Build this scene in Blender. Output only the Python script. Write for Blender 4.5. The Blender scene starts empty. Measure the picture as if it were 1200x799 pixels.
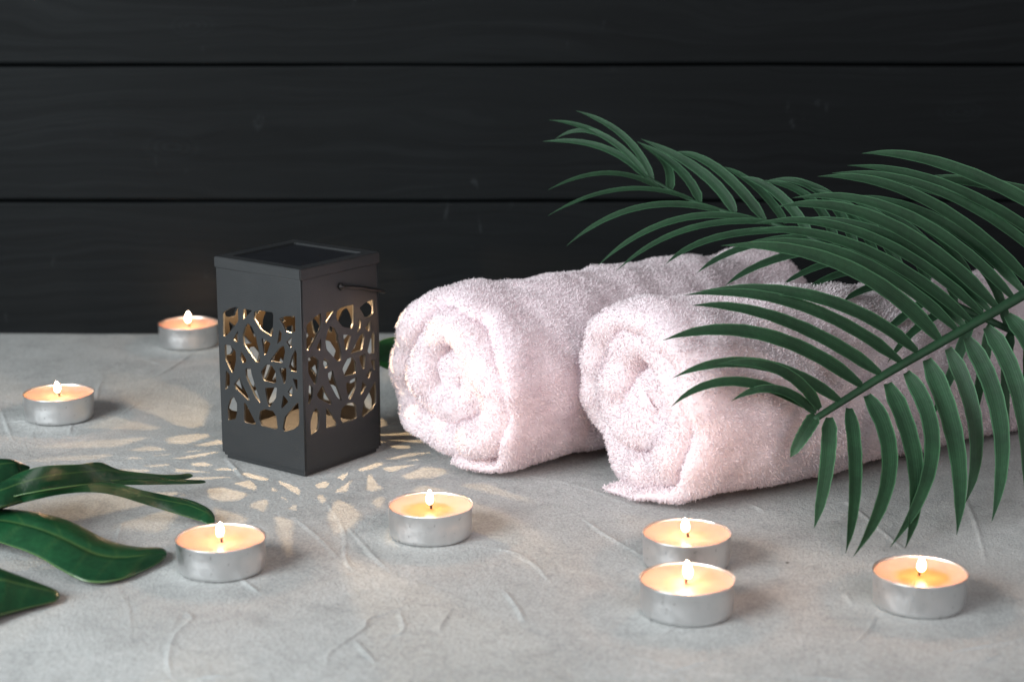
import bpy, bmesh, math, random
import numpy as np
from mathutils import Vector, Matrix, noise

random.seed(7)
rng = np.random.default_rng(7)
scene = bpy.context.scene
COL = scene.collection
PI = math.pi

# ------------------------------------------------------------------ camera
CAM_Z, PITCH, FPX = 0.283, math.radians(13.27), 2250.0     # metres; lens 67.5 mm on a 36 mm sensor
cam_d = bpy.data.cameras.new('camera')
cam_d.lens = 67.5; cam_d.sensor_width = 36.0; cam_d.clip_start = 0.02; cam_d.clip_end = 50
cam = bpy.data.objects.new('camera', cam_d); COL.objects.link(cam)
cam.location = (0, 0, CAM_Z); cam.rotation_euler = (PI/2 - PITCH, 0, 0)
cam_d.dof.use_dof = True; cam_d.dof.focus_distance = 0.93; cam_d.dof.aperture_fstop = 10.0
scene.camera = cam
_f = Vector((0, math.cos(PITCH), -math.sin(PITCH))); _u = Vector((0, math.sin(PITCH), math.cos(PITCH)))

def ray(px, py):
    return _f*FPX + Vector((1, 0, 0))*(px-600) + _u*(399.5-py)
def on_plane(px, py, z=0.0):            # measured picture point -> point at height z
    d = ray(px, py); k = (z-CAM_Z)/d.z
    return Vector((0, 0, CAM_Z)) + d*k
def at_depth(px, py, Y):                # measured picture point -> point at distance Y
    d = ray(px, py)
    return Vector((0, 0, CAM_Z)) + d*(Y/d.y)

# ------------------------------------------------------------------ helpers
def link(name, mesh, mat=None, parent=None, smooth=False):
    o = bpy.data.objects.new(name, mesh); COL.objects.link(o)
    if mat is not None: mesh.materials.append(mat)
    if parent is not None: o.parent = parent
    if smooth: mesh.polygons.foreach_set('use_smooth', [True]*len(mesh.polygons))
    return o
def from_bm(name, bm, mat, parent=None, smooth=False):
    bmesh.ops.recalc_face_normals(bm, faces=bm.faces[:])
    me = bpy.data.meshes.new(name); bm.to_mesh(me); bm.free()
    return link(name, me, mat, parent, smooth)
def thing(name, label, cat, loc=(0, 0, 0), rz=0.0, group=None):
    o = bpy.data.objects.new(name, None); COL.objects.link(o)
    o.empty_display_size = 0.01
    o.location = loc; o.rotation_euler = (0, 0, rz)
    o['label'] = label; o['category'] = cat
    if group: o['group'] = group
    return o
def tag(o, label, cat, group=None):
    o['label'] = label; o['category'] = cat
    if group: o['group'] = group
    return o
def add_box(bm, x0, x1, y0, y1, z0, z1, bev=0.0, seg=2):
    r = bmesh.ops.create_cube(bm, size=1.0)
    for v in r['verts']:
        v.co = Vector(((x0+x1)/2 + v.co.x*(x1-x0), (y0+y1)/2 + v.co.y*(y1-y0), (z0+z1)/2 + v.co.z*(z1-z0)))
    if bev > 0:
        es = {e for v in r['verts'] for e in v.link_edges}
        bmesh.ops.bevel(bm, geom=list(es), offset=bev, segments=seg, profile=0.5, affect='EDGES')
def lathe(bm, prof, n=64, close_top=False, close_bot=False):
    rings = []
    for r, z in prof:
        rings.append([bm.verts.new((r*math.cos(2*PI*i/n), r*math.sin(2*PI*i/n), z)) for i in range(n)])
    for a, b in zip(rings[:-1], rings[1:]):
        for i in range(n):
            bm.faces.new((a[i], a[(i+1) % n], b[(i+1) % n], b[i]))
    if close_bot: bm.faces.new(rings[0][::-1])
    if close_top: bm.faces.new(rings[-1])
    return rings
def smooth_path(pts, n):
    """Catmull-Rom through pts, n samples"""
    P = [pts[0]*2-pts[1]] + list(pts) + [pts[-1]*2-pts[-2]]
    out = []
    m = len(pts)-1
    for i in range(n):
        t = i/(n-1)*m; k = min(int(t), m-1); f = t-k
        a, b, c, d = P[k], P[k+1], P[k+2], P[k+3]
        out.append(0.5*((2*b) + (c-a)*f + (2*a-5*b+4*c-d)*f*f + (3*b-a-3*c+d)*f**3))
    return out
def tube(bm, path, radii, n=10, squash=1.0):
    prev = None; rings = []
    up = Vector((0, 0, 1))
    for i, p in enumerate(path):
        t = (path[min(i+1, len(path)-1)]-path[max(i-1, 0)]).normalized()
        s = t.cross(up)
        s = s.normalized() if s.length > 1e-4 else Vector((1, 0, 0))
        w = s.cross(t)
        r = radii[i] if hasattr(radii, '__len__') else radii
        rings.append([bm.verts.new(p + s*(r*math.cos(2*PI*k/n)) + w*(r*squash*math.sin(2*PI*k/n))) for k in range(n)])
    for a, b in zip(rings[:-1], rings[1:]):
        for k in range(n):
            bm.faces.new((a[k], a[(k+1) % n], b[(k+1) % n], b[k]))
    bm.faces.new(rings[0][::-1]); bm.faces.new(rings[-1])

# ------------------------------------------------------------------ materials
class NT:
    def __init__(s, name):
        s.m = bpy.data.materials.new(name); s.m.use_nodes = True
        s.t = s.m.node_tree; s.t.nodes.clear()
        s.out = s.t.nodes.new('ShaderNodeOutputMaterial')
    def n(s, typ, **kw):
        nd = s.t.nodes.new(typ)
        for k, v in kw.items():
            if k in ('ins',):
                for a, b in v.items(): nd.inputs[a].default_value = b
            else: setattr(nd, k, v)
        return nd
    def l(s, a, b): s.t.links.new(a, b)
    def principled(s, **ins):
        p = s.n('ShaderNodeBsdfPrincipled')
        for k, v in ins.items(): p.inputs[k.replace('_', ' ')].default_value = v
        s.l(p.outputs[0], s.out.inputs[0]); return p
    def noise(s, vec, scale, detail=4, rough=0.55, dist=0.0):
        nd = s.n('ShaderNodeTexNoise', ins={'Scale': scale, 'Detail': detail, 'Roughness': rough, 'Distortion': dist})
        if vec is not None: s.l(vec, nd.inputs['Vector'])
        return nd
    def ramp(s, fac, stops):
        r = s.n('ShaderNodeValToRGB'); e = r.color_ramp.elements
        while len(e) < len(stops): e.new(0.5)
        for el, (p, c) in zip(e, stops):
            el.position = p; el.color = c if len(c) == 4 else (*c, 1)
        s.l(fac, r.inputs[0]); return r
    def mapping(s, vec, scale=(1, 1, 1), loc=(0, 0, 0)):
        m = s.n('ShaderNodeMapping'); m.inputs['Scale'].default_value = scale; m.inputs['Location'].default_value = loc
        s.l(vec, m.inputs[0]); return m.outputs[0]
    def bump(s, h, strength, dist, nrm=None):
        b = s.n('ShaderNodeBump', ins={'Strength': strength, 'Distance': dist}); s.l(h, b.inputs['Height'])
        if nrm is not None: s.l(nrm, b.inputs['Normal'])
        return b.outputs[0]
    def mix(s, fac, a, b, mode='MIX'):
        m = s.n('ShaderNodeMix', data_type='RGBA', blend_type=mode)
        for sock, v in ((m.inputs[0], fac), (m.inputs[6], a), (m.inputs[7], b)):
            if isinstance(v, (int, float)): sock.default_value = v
            elif isinstance(v, tuple): sock.default_value = v if len(v) == 4 else (*v, 1)
            else: s.l(v, sock)
        return m.outputs[2]
    def math(s, op, a, b=0.0):
        m = s.n('ShaderNodeMath', operation=op)
        for sock, v in ((m.inputs[0], a), (m.inputs[1], b)):
            if isinstance(v, (int, float)): sock.default_value = v
            else: s.l(v, sock)
        return m.outputs[0]

def mat_plaster():
    s = NT('grey_plaster'); p = s.principled(Roughness=0.72)
    p.inputs['Specular IOR Level'].default_value = 0.28
    co = s.n('ShaderNodeTexCoord').outputs['Object']
    big = s.noise(co, 9, 5, 0.6, 0.6); mid = s.noise(co, 46, 5, 0.65, 1.2); fine = s.noise(co, 900, 3, 0.6)
    c = s.ramp(big.outputs[0], [(0.3, (0.325, 0.337, 0.330)), (0.7, (0.405, 0.420, 0.412))]).outputs[0]
    m = s.ramp(mid.outputs[0], [(0.3, (0.80, 0.80, 0.80)), (0.5, (1, 1, 1)), (0.75, (1.1, 1.1, 1.1))]).outputs[0]
    c = s.mix(0.8, c, m, 'MULTIPLY')
    f = s.ramp(fine.outputs[0], [(0.35, (0.72, 0.72, 0.72)), (0.65, (1.2, 1.2, 1.2))]).outputs[0]
    c = s.mix(0.75, c, f, 'MULTIPLY')
    # sparse dark specks
    v = s.n('ShaderNodeTexVoronoi', ins={'Scale': 70.0}); s.l(co, v.inputs['Vector'])
    sp = s.ramp(v.outputs['Distance'], [(0.045, (0.25, 0.25, 0.25)), (0.075, (1, 1, 1))]).outputs[0]
    gate = s.ramp(v.outputs['Color'], [(0.80, (0, 0, 0)), (0.83, (1, 1, 1))]).outputs[0]
    c = s.mix(gate, c, s.mix(1.0, c, sp, 'MULTIPLY'))
    # pale dusty scuffs along the trowel passes
    sc = s.noise(s.mapping(co, (60, 25, 40), (3, 1, 0)), 1.0, 6, 0.7, 0.5)
    scf = s.ramp(sc.outputs[0], [(0.62, (0, 0, 0)), (0.78, (0.45, 0.45, 0.45))]).outputs[0]
    c = s.mix(scf, c, (0.52, 0.52, 0.51))
    s.l(c, p.inputs['Base Color'])
    n1 = s.bump(fine.outputs[0], 0.6, 0.0009)
    grit = s.noise(co, 330, 3, 0.6)
    n2 = s.bump(grit.outputs[0], 0.4, 0.0008, n1)
    n3 = s.bump(mid.outputs[0], 0.12, 0.002, n2)
    s.l(n3, p.inputs['Normal'])
    return s.m

def mat_wood():
    s = NT('black_stained_wood'); p = s.principled(Roughness=0.5)
    p.inputs['Specular IOR Level'].default_value = 0.10
    co = s.n('ShaderNodeTexCoord').outputs['Object']
    warp = s.noise(s.mapping(co, (3.0, 1, 9)), 1.6, 3, 0.5)
    off = s.mix(0.05, co, warp.outputs[1], 'ADD')
    g = s.noise(s.mapping(off, (1.6, 40, 150)), 1.5, 8, 0.68, 0.4)
    g2 = s.noise(s.mapping(off, (14, 90, 420)), 1.0, 4, 0.6)
    bl = s.noise(co, 5, 3, 0.5)
    c = s.ramp(g.outputs[0], [(0.28, (0.0024, 0.0031, 0.0034)), (0.5, (0.0034, 0.0044, 0.0049)), (0.72, (0.0052, 0.0065, 0.0071))]).outputs[0]
    c = s.mix(0.7, c, s.ramp(bl.outputs[0], [(0.3, (0.65, 0.65, 0.65)), (0.7, (1.25, 1.25, 1.25))]).outputs[0], 'MULTIPLY')
    sc = s.noise(s.mapping(co, (90, 20, 34), (1.3, 0, 0.4)), 1.0, 5, 0.7, 0.3)
    c = s.mix(s.ramp(sc.outputs[0], [(0.66, (0, 0, 0)), (0.78, (0.4,)*3)]).outputs[0], c, (0.035, 0.04, 0.043))
    for kx, kz, kr in ((-0.212, 0.128, 0.020), (-0.195, 0.205, 0.016), (0.10, 0.045, 0.014), (0.29, 0.150, 0.016)):
        vs = s.n('ShaderNodeVectorMath', operation='SUBTRACT'); vs.inputs[1].default_value = (kx, 1.222, kz); s.l(s.mix(0.012, co, warp.outputs[1], 'ADD'), vs.inputs[0])
        vl = s.n('ShaderNodeVectorMath', operation='LENGTH'); s.l(s.mapping(vs.outputs[0], (1.0/kr, 0.0, 2.1/kr)), vl.inputs[0])
        kn = s.ramp(vl.outputs['Value'], [(0.0, (0.55,)*3), (0.30, (1.5,)*3), (0.36, (0.8,)*3), (0.55, (1.45,)*3), (0.62, (0.85,)*3), (0.8, (1.3,)*3), (1.0, (1, 1, 1))]).outputs[0]
        c = s.mix(1.0, c, kn, 'MULTIPLY')
    s.l(c, p.inputs['Base Color'])
    n1 = s.bump(g.outputs[0], 0.09, 0.0006); n2 = s.bump(g2.outputs[0], 0.25, 0.0006, n1)
    s.l(n2, p.inputs['Normal'])
    rr = s.ramp(g.outputs[0], [(0.3, (0.68,)*3), (0.7, (0.60,)*3)]).outputs[0]; s.l(rr, p.inputs['Roughness'])
    return s.m

def mat_powder():
    s = NT('black_powder_coat'); p = s.principled(Base_Color=(0.0125, 0.0145, 0.016, 1), Roughness=0.46)
    p.inputs['Specular IOR Level'].default_value = 0.5
    co = s.n('ShaderNodeTexCoord').outputs['Object']
    f = s.noise(co, 1500, 2, 0.5); b = s.noise(co, 60, 4, 0.6)
    s.l(s.bump(f.outputs[0], 0.45, 0.0003, s.bump(b.outputs[0], 0.12, 0.001)), p.inputs['Normal'])
    s.l(s.ramp(b.outputs[0], [(0.3, (0.42,)*3), (0.7, (0.56,)*3)]).outputs[0], p.inputs['Roughness'])
    return s.m

def mat_simple(name, col, rough, metal=0.0, spec=0.5, bump_scale=0, bump_d=0.0003, var=0.15):
    s = NT(name); p = s.principled(Roughness=rough, Metallic=metal)
    p.inputs['Specular IOR Level'].default_value = spec
    co = s.n('ShaderNodeTexCoord').outputs['Object']
    nz = s.noise(co, bump_scale or 120, 4, 0.6)
    lo = tuple(c*(1-var) for c in col); hi = tuple(min(1, c*(1+var)) for c in col)
    s.l(s.ramp(nz.outputs[0], [(0.3, lo), (0.7, hi)]).outputs[0], p.inputs['Base Color'])
    if bump_scale: s.l(s.bump(nz.outputs[0], 0.3, bump_d), p.inputs['Normal'])
    return s.m

def mat_terry():
    s = NT('terry_cloth')
    p = s.n('ShaderNodeBsdfPrincipled'); p.inputs['Roughness'].default_value = 0.85
    p.inputs['Specular IOR Level'].default_value = 0.15
    p.inputs['Sheen Weight'].default_value = 0.25; p.inputs['Sheen Roughness'].default_value = 0.5
    tr = s.n('ShaderNodeBsdfTranslucent')
    geo = s.n('ShaderNodeNewGeometry')
    c = s.ramp(geo.outputs['Random Per Island'], [(0.0, (0.97, 0.895, 0.925)), (1.0, (0.99, 0.93, 0.95))]).outputs[0]
    s.l(c, p.inputs['Base Color']); s.l(s.mix(1.0, c, (1.0, 0.945, 0.96), 'MULTIPLY'), tr.inputs['Color'])
    pa = s.n('ShaderNodeAttribute', attribute_name='pile')            # strands shade mostly like the pile they belong to
    v1 = s.n('ShaderNodeVectorMath', operation='SCALE'); v1.inputs['Scale'].default_value = 0.8; s.l(geo.outputs['Normal'], v1.inputs[0])
    v2 = s.n('ShaderNodeVectorMath', operation='ADD'); s.l(v1.outputs[0], v2.inputs[0]); s.l(pa.outputs['Vector'], v2.inputs[1])
    v3 = s.n('ShaderNodeVectorMath', operation='NORMALIZE'); s.l(v2.outputs[0], v3.inputs[0])
    s.l(v3.outputs[0], p.inputs['Normal'])
    mx = s.n('ShaderNodeMixShader'); mx.inputs[0].default_value = 0.5
    s.l(p.outputs[0], mx.inputs[1]); s.l(tr.outputs[0], mx.inputs[2]); s.l(mx.outputs[0], s.out.inputs[0])
    return s.m

def mat_leaf(name, dark, light, edge, rough=0.42, veins=False, rim=0.80):
    s = NT(name); p = s.n('ShaderNodeBsdfPrincipled'); p.inputs['Roughness'].default_value = rough
    p.inputs['Specular IOR Level'].default_value = 0.45
    co = s.n('ShaderNodeTexCoord').outputs['Object']
    uv = s.n('ShaderNodeAttribute', attribute_name='across')
    nz = s.noise(co, 55, 4, 0.6); fine = s.noise(co, 420, 3, 0.6)
    c = s.ramp(nz.outputs[0], [(0.3, dark), (0.72, light)]).outputs[0]
    c = s.mix(0.5, c, s.ramp(fine.outputs[0], [(0.35, (0.75,)*3), (0.65, (1.2,)*3)]).outputs[0], 'MULTIPLY')
    e = s.ramp(uv.outputs['Fac'], [(rim, (0, 0, 0)), (0.5+rim/2+0.07*(1-rim)/0.2, (1, 1, 1))]).outputs[0]
    c = s.mix(s.math('MULTIPLY', e, 0.75), c, edge)
    if veins:
        vn = s.n('ShaderNodeAttribute', attribute_name='vein')
        c = s.mix(s.math('MULTIPLY', vn.outputs['Fac'], 0.8), c, edge)
    s.l(c, p.inputs['Base Color'])
    rib = s.math('SINE', s.math('MULTIPLY', uv.outputs['Fac'], 26.0))         # fine lengthwise ribs
    s.l(s.bump(rib, 0.0 if veins else 0.2, 0.0002, s.bump(fine.outputs[0], 0.25, 0.0005, s.bump(nz.outputs[0], 0.25, 0.002))), p.inputs['Normal'])
    if not veins:
        c2 = s.mix(s.math('MULTIPLY', s.math('ADD', rib, 1.0), 0.09), c, (0.025, 0.085, 0.04)); s.l(c2, p.inputs['Base Color'])
    tr = s.n('ShaderNodeBsdfTranslucent'); s.l(s.mix(1.0, c, (0.9, 1.4, 0.6), 'MULTIPLY'), tr.inputs['Color'])
    mx = s.n('ShaderNodeMixShader'); mx.inputs[0].default_value = 0.18
    s.l(p.outputs[0], mx.inputs[1]); s.l(tr.outputs[0], mx.inputs[2]); s.l(mx.outputs[0], s.out.inputs[0])
    return s.m

def mat_alu():
    s = NT('thin_aluminium'); p = s.principled(Base_Color=(0.70, 0.70, 0.70, 1), Metallic=1.0, Roughness=0.36)
    co = s.n('ShaderNodeTexCoord').outputs['Object']
    st = s.noise(s.mapping(co, (260, 260, 30)), 1.0, 3, 0.6); b = s.noise(co, 130, 3, 0.6)
    s.l(s.bump(st.outputs[0], 0.30, 0.0006, s.bump(b.outputs[0], 0.25, 0.0012)), p.inputs['Normal'])
    s.l(s.ramp(b.outputs[0], [(0.3, (0.28,)*3), (0.7, (0.48,)*3)]).outputs[0], p.inputs['Roughness'])
    sp = s.noise(co, 500, 2, 0.5)
    s.l(s.ramp(sp.outputs[0], [(0.24, (0.35,)*3), (0.34, (0.70, 0.70, 0.70))]).outputs[0], p.inputs['Base Color'])
    return s.m

def mat_wax(name, rim, pool, r0, r1):
    s = NT(name); p = s.principled(Roughness=0.32)
    p.inputs['Specular IOR Level'].default_value = 0.3
    co = s.n('ShaderNodeTexCoord').outputs['Object']
    sep = s.n('ShaderNodeSeparateXYZ'); s.l(co, sep.inputs[0])
    x = s.math('ADD', sep.outputs[0], 0.0016)
    d = s.math('SQRT', s.math('ADD', s.math('MULTIPLY', x, x), s.math('MULTIPLY', sep.outputs[1], sep.outputs[1])))
    nz = s.noise(co, 160, 3, 0.5)
    d = s.math('ADD', d, s.math('MULTIPLY', s.math('SUBTRACT', nz.outputs[0], 0.5), 0.005))
    f = s.ramp(s.math('MULTIPLY', d, 50.0), [(r0, pool), (r1, rim)]).outputs[0]
    s.l(f, p.inputs['Base Color'])
    p.inputs['Subsurface Weight'].default_value = 0.8
    p.inputs['Subsurface Radius'].default_value = (1.0, 0.55, 0.3); p.inputs['Subsurface Scale'].default_value = 0.006
    s.l(s.bump(nz.outputs[0], 0.12, 0.001), p.inputs['Normal'])
    return s.m

def mat_flame():
    s = NT('candle_flame')
    co = s.n('ShaderNodeTexCoord').outputs['Generated']
    sep = s.n('ShaderNodeSeparateXYZ'); s.l(co, sep.inputs[0])
    em = s.n('ShaderNodeEmission')
    lw = s.n('ShaderNodeLayerWeight'); lw.inputs[0].default_value = 0.5       # thin at the rim, dense through the middle
    core = s.ramp(lw.outputs['Facing'], [(0.30, (1, 1, 1)), (0.72, (0.0,)*3)]).outputs[0]
    low = s.ramp(sep.outputs[2], [(0.0, (1.0, 0.34, 0.10)), (0.35, (1.0, 0.66, 0.42)), (0.7, (1.0, 0.76, 0.54))]).outputs[0]
    s.l(s.mix(core, (1.0, 0.40, 0.12), low), em.inputs[0])
    s.l(s.math('ADD', s.math('MULTIPLY', s.math('MULTIPLY', core, core), FLAME), 1.1), em.inputs['Strength'])
    tr = s.n('ShaderNodeBsdfTransparent')
    mx = s.n('ShaderNodeMixShader')
    fm = s.n('ShaderNodeMath', operation='MULTIPLY')
    s.l(s.ramp(lw.outputs['Facing'], [(0.45, (1, 1, 1)), (0.92, (0.0,)*3)]).outputs[0], fm.inputs[1]); s.l(fm.outputs[0], mx.inputs[0])
    s.l(s.ramp(sep.outputs[2], [(0.02, (0.10,)*3), (0.50, (1.0,)*3)]).outputs[0], fm.inputs[0])
    s.l(tr.outputs[0], mx.inputs[1]); s.l(em.outputs[0], mx.inputs[2]); s.l(mx.outputs[0], s.out.inputs[0])
    return s.m

def mat_glow(name, col, strength):
    s = NT(name); em = s.n('ShaderNodeEmission'); em.inputs[0].default_value = (*col, 1); em.inputs[1].default_value = strength
    s.l(em.outputs[0], s.out.inputs[0]); return s.m

FLAME = 92.0
M_plaster, M_wood, M_powder = mat_plaster(), mat_wood(), mat_powder()
M_terry = mat_terry()
M_palm = mat_leaf('palm_leaf', (0.006, 0.029, 0.0112), (0.0135, 0.056, 0.0225), (0.075, 0.20, 0.10), 0.66)
M_mon = mat_leaf('glossy_leaf', (0.004, 0.033, 0.013), (0.010, 0.062, 0.022), (0.09, 0.17, 0.05), 0.30, True, 0.95)
M_alu = mat_alu()
M_flame = mat_flame()
M_wick = mat_simple('charred_wick', (0.03, 0.014, 0.008), 0.8)
M_wax = [mat_wax('wax_soft', (0.55, 0.345, 0.255), (0.54, 0.315, 0.21), 0.30, 0.85),
         mat_wax('wax_pooled', (0.55, 0.36, 0.275), (0.52, 0.235, 0.085), 0.46, 0.62)]
M_solar = mat_simple('solar_glass', (0.010, 0.011, 0.014), 0.22, 0, 0.5)
M_brass = mat_simple('inner_gilt', (0.42, 0.34, 0.24), 0.45, 0.35, 0.5, 200)
M_inner = mat_simple('lacquered_inside', (0.008, 0.0055, 0.003), 0.42, 0, 0.25)
M_wire = mat_simple('black_wire', (0.02, 0.02, 0.02), 0.35, 0.6, 0.5)
M_reflect = mat_simple('bright_reflector', (0.50, 0.49, 0.47), 0.22, 0.8, 0.5, 150, 0.002)

# ------------------------------------------------------------------ table: trowelled plaster as one displaced sheet
def ridges():
    R = []
    def grp(sc, ox, oy, lines):
        for L in lines:
            R.append([on_plane(ox+x*sc, oy+y*sc) for x, y in L])
    grp(.4667, 80, 480, [
        [(258,550),(285,508),(308,525),(275,552),(255,590),(250,630),(258,670)],
        [(650,640),(660,605),(740,550),(760,520),(855,487)], [(930,545),(965,495)],
        [(1085,445),(1110,470),(1140,520),(1145,530)], [(1070,345),(1140,365),(1200,410)],
        [(650,230),(690,300),(695,370),(715,400)], [(690,280),(760,360),(805,400)],
        [(570,270),(640,330),(680,375)], [(435,425),(480,460)], [(135,280),(120,330)],
        [(720,580),(770,630)], [(830,500),(840,550),(790,570)], [(310,675),(400,660)], [(395,120),(440,170)]])
    grp(.5, 600, 560, [
        [(0,175),(50,200),(85,235)], [(170,95),(220,130),(310,180)], [(0,280),(30,330)],
        [(780,50),(850,110),(920,170)], [(1060,40),(1090,120),(1110,200)], [(780,270),(800,300)],
        [(800,390),(840,350),(850,320)], [(1030,405),(1120,390),(1200,375)], [(1080,445),(1140,410)],
        [(520,410),(330,460)], [(350,370),(385,345)], [(320,340),(325,310)], [(680,460),(800,470)], [(560,60),(590,75)]])
    grp(.2333, 0, 340, [
        [(485,555),(500,480),(520,450)], [(0,590),(30,670),(60,745)], [(350,720),(360,670)],
        [(590,635),(660,590),(700,560)], [(660,465),(760,440),(860,390),(960,320),(990,300)],
        [(30,660),(130,650)], [(755,350),(800,370)]])
    return R

def build_table():
    xs = np.concatenate([np.linspace(-0.9, -0.345, 40)[:-1], np.arange(-0.345, 0.345, 0.0008), np.linspace(0.345, 0.9, 40)])
    ys = np.concatenate([np.linspace(0.25, 0.63, 30)[:-1], np.arange(0.63, 1.224, 0.0008)])
    X, Y = np.meshgrid(xs, ys)
    Z = np.zeros_like(X)
    r2 = np.random.default_rng(3)
    def vnoise(scale):
        n = 96; g = r2.random((n, n))
        a = (X+1)/scale; b = Y/scale
        i = np.floor(a).astype(int); j = np.floor(b).astype(int); fa = a-i; fb = b-j
        fa = fa*fa*(3-2*fa); fb = fb*fb*(3-2*fb)
        q = lambda u, v: g[u % n, v % n]
        return (q(i,j)*(1-fa)+q(i+1,j)*fa)*(1-fb) + (q(i,j+1)*(1-fa)+q(i+1,j+1)*fa)*fb - 0.5
    Z += 0.0010*vnoise(0.09) + 0.00028*vnoise(0.035) + 0.00010*vnoise(0.012)
    mod = 0.5+vnoise(0.012)
    def ridge(pts, h, w, lip):
        sm = smooth_path([Vector((p.x, p.y, 0)) for p in pts], 6*len(pts))
        for k, (a, b) in enumerate(zip(sm[:-1], sm[1:])):
            x0, x1 = min(a.x, b.x)-0.012, max(a.x, b.x)+0.012; y0, y1 = min(a.y, b.y)-0.012, max(a.y, b.y)+0.012
            i0, i1 = np.searchsorted(xs, x0), np.searchsorted(xs, x1); j0, j1 = np.searchsorted(ys, y0), np.searchsorted(ys, y1)
            if i1 <= i0 or j1 <= j0: continue
            sx, sy = X[j0:j1, i0:i1], Y[j0:j1, i0:i1]
            dx, dy = b.x-a.x, b.y-a.y; L2 = dx*dx+dy*dy+1e-12
            t = np.clip(((sx-a.x)*dx+(sy-a.y)*dy)/L2, 0, 1)
            ex, ey = sx-a.x-t*dx, sy-a.y-t*dy
            d = np.sqrt(ex*ex+ey*ey); side = np.sign(dx*ey-dy*ex)
            env = math.sin(PI*min(1, max(0, (k+0.5)/(len(sm)-1))))**0.5
            bumpv = h*env*np.exp(-(d/w)**2)*(0.35+1.1*mod[j0:j1, i0:i1])
            step = lip*env*np.where(side > 0, np.exp(-d/0.005), 0)
            RZ[j0:j1, i0:i1] = np.maximum(RZ[j0:j1, i0:i1], bumpv+step)
    RZ = np.zeros_like(X)
    for pts in ridges(): ridge(pts, 0.00058, 0.0008, 0.00030)
    for k in range(80):                                    # fainter trowel drags
        a = r2.uniform(0, 2*PI); c = Vector((r2.uniform(-.34, .34), r2.uniform(.64, 1.21), 0)); L = r2.uniform(.008, .045)
        d = Vector((math.cos(a), math.sin(a), 0)); q = Vector((-d.y, d.x, 0))
        ridge([c-d*L, c+q*r2.uniform(-.3, .3)*L, c+d*L], r2.uniform(.00003, .00020), 0.0008, r2.uniform(0, .00022))
    Z += RZ
    Z -= 0.0006
    ny, nx = X.shape
    V = np.stack([X, Y, Z], -1).reshape(-1, 3).astype(np.float32)
    idx = np.arange(nx*ny).reshape(ny, nx)
    F = np.stack([idx[:-1, :-1], idx[:-1, 1:], idx[1:, 1:], idx[1:, :-1]], -1).reshape(-1, 4)
    o = link('table_top', np_mesh('table_top', V, F), M_plaster, None, True)
    o['kind'] = 'structure'

def np_mesh(name, V, Q, T=None):
    me = bpy.data.meshes.new(name)
    nT = 0 if T is None else len(T)
    me.vertices.add(len(V)); me.vertices.foreach_set('co', np.ascontiguousarray(V, np.float32).ravel())
    loops = Q.astype(np.int32).ravel() if nT == 0 else np.concatenate([Q.astype(np.int32).ravel(), T.astype(np.int32).ravel()])
    me.loops.add(len(loops)); me.loops.foreach_set('vertex_index', loops)
    starts = np.arange(len(Q), dtype=np.int32)*4
    tot = np.full(len(Q), 4, np.int32)
    if nT:
        starts = np.concatenate([starts, len(Q)*4+np.arange(nT, dtype=np.int32)*3]); tot = np.concatenate([tot, np.full(nT, 3, np.int32)])
    me.polygons.add(len(starts)); me.polygons.foreach_set('loop_start', starts)
    try: me.polygons.foreach_set('loop_total', tot)
    except Exception: pass
    me.update(calc_edges=True); me.validate()
    return me

# ------------------------------------------------------------------ wall of black boards
def build_wall():
    bm = bmesh.new()
    Y = 1.222
    for k, (z0, z1, dy) in enumerate([(-0.004, 0.0864, 0.0006), (0.0876, 0.1733, 0.0), (0.1745, 0.2605, 0.0008), (0.2617, 0.3476, 0.0002)]):
        add_box(bm, -0.9, 0.9, Y+dy, Y+0.018, z0, z1, 0.0018, 3)
    for k in range(1, 90):
        x = -0.9+k*0.02
        bmesh.ops.bisect_plane(bm, geom=bm.verts[:]+bm.edges[:]+bm.faces[:], plane_co=(x, 0, 0), plane_no=(1, 0, 0))
    for v in bm.verts:                                    # sawn edges wander a little
        b = round(v.co.z/0.0873)
        v.co.z += 0.00055*noise.noise(Vector((v.co.x*7, b*3.7+math.copysign(1, v.co.z-b*0.0873)*9, 0)))+0.0003*noise.noise(Vector((v.co.x*34, b*5.1, math.copysign(4, v.co.z-b*0.0873))))
    add_box(bm, -0.9, 0.9, Y+0.0195, Y+0.03, -0.004, 0.3476)
    o = from_bm('wall', bm, M_wood); o['kind'] = 'structure'

build_table(); build_wall()

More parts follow.
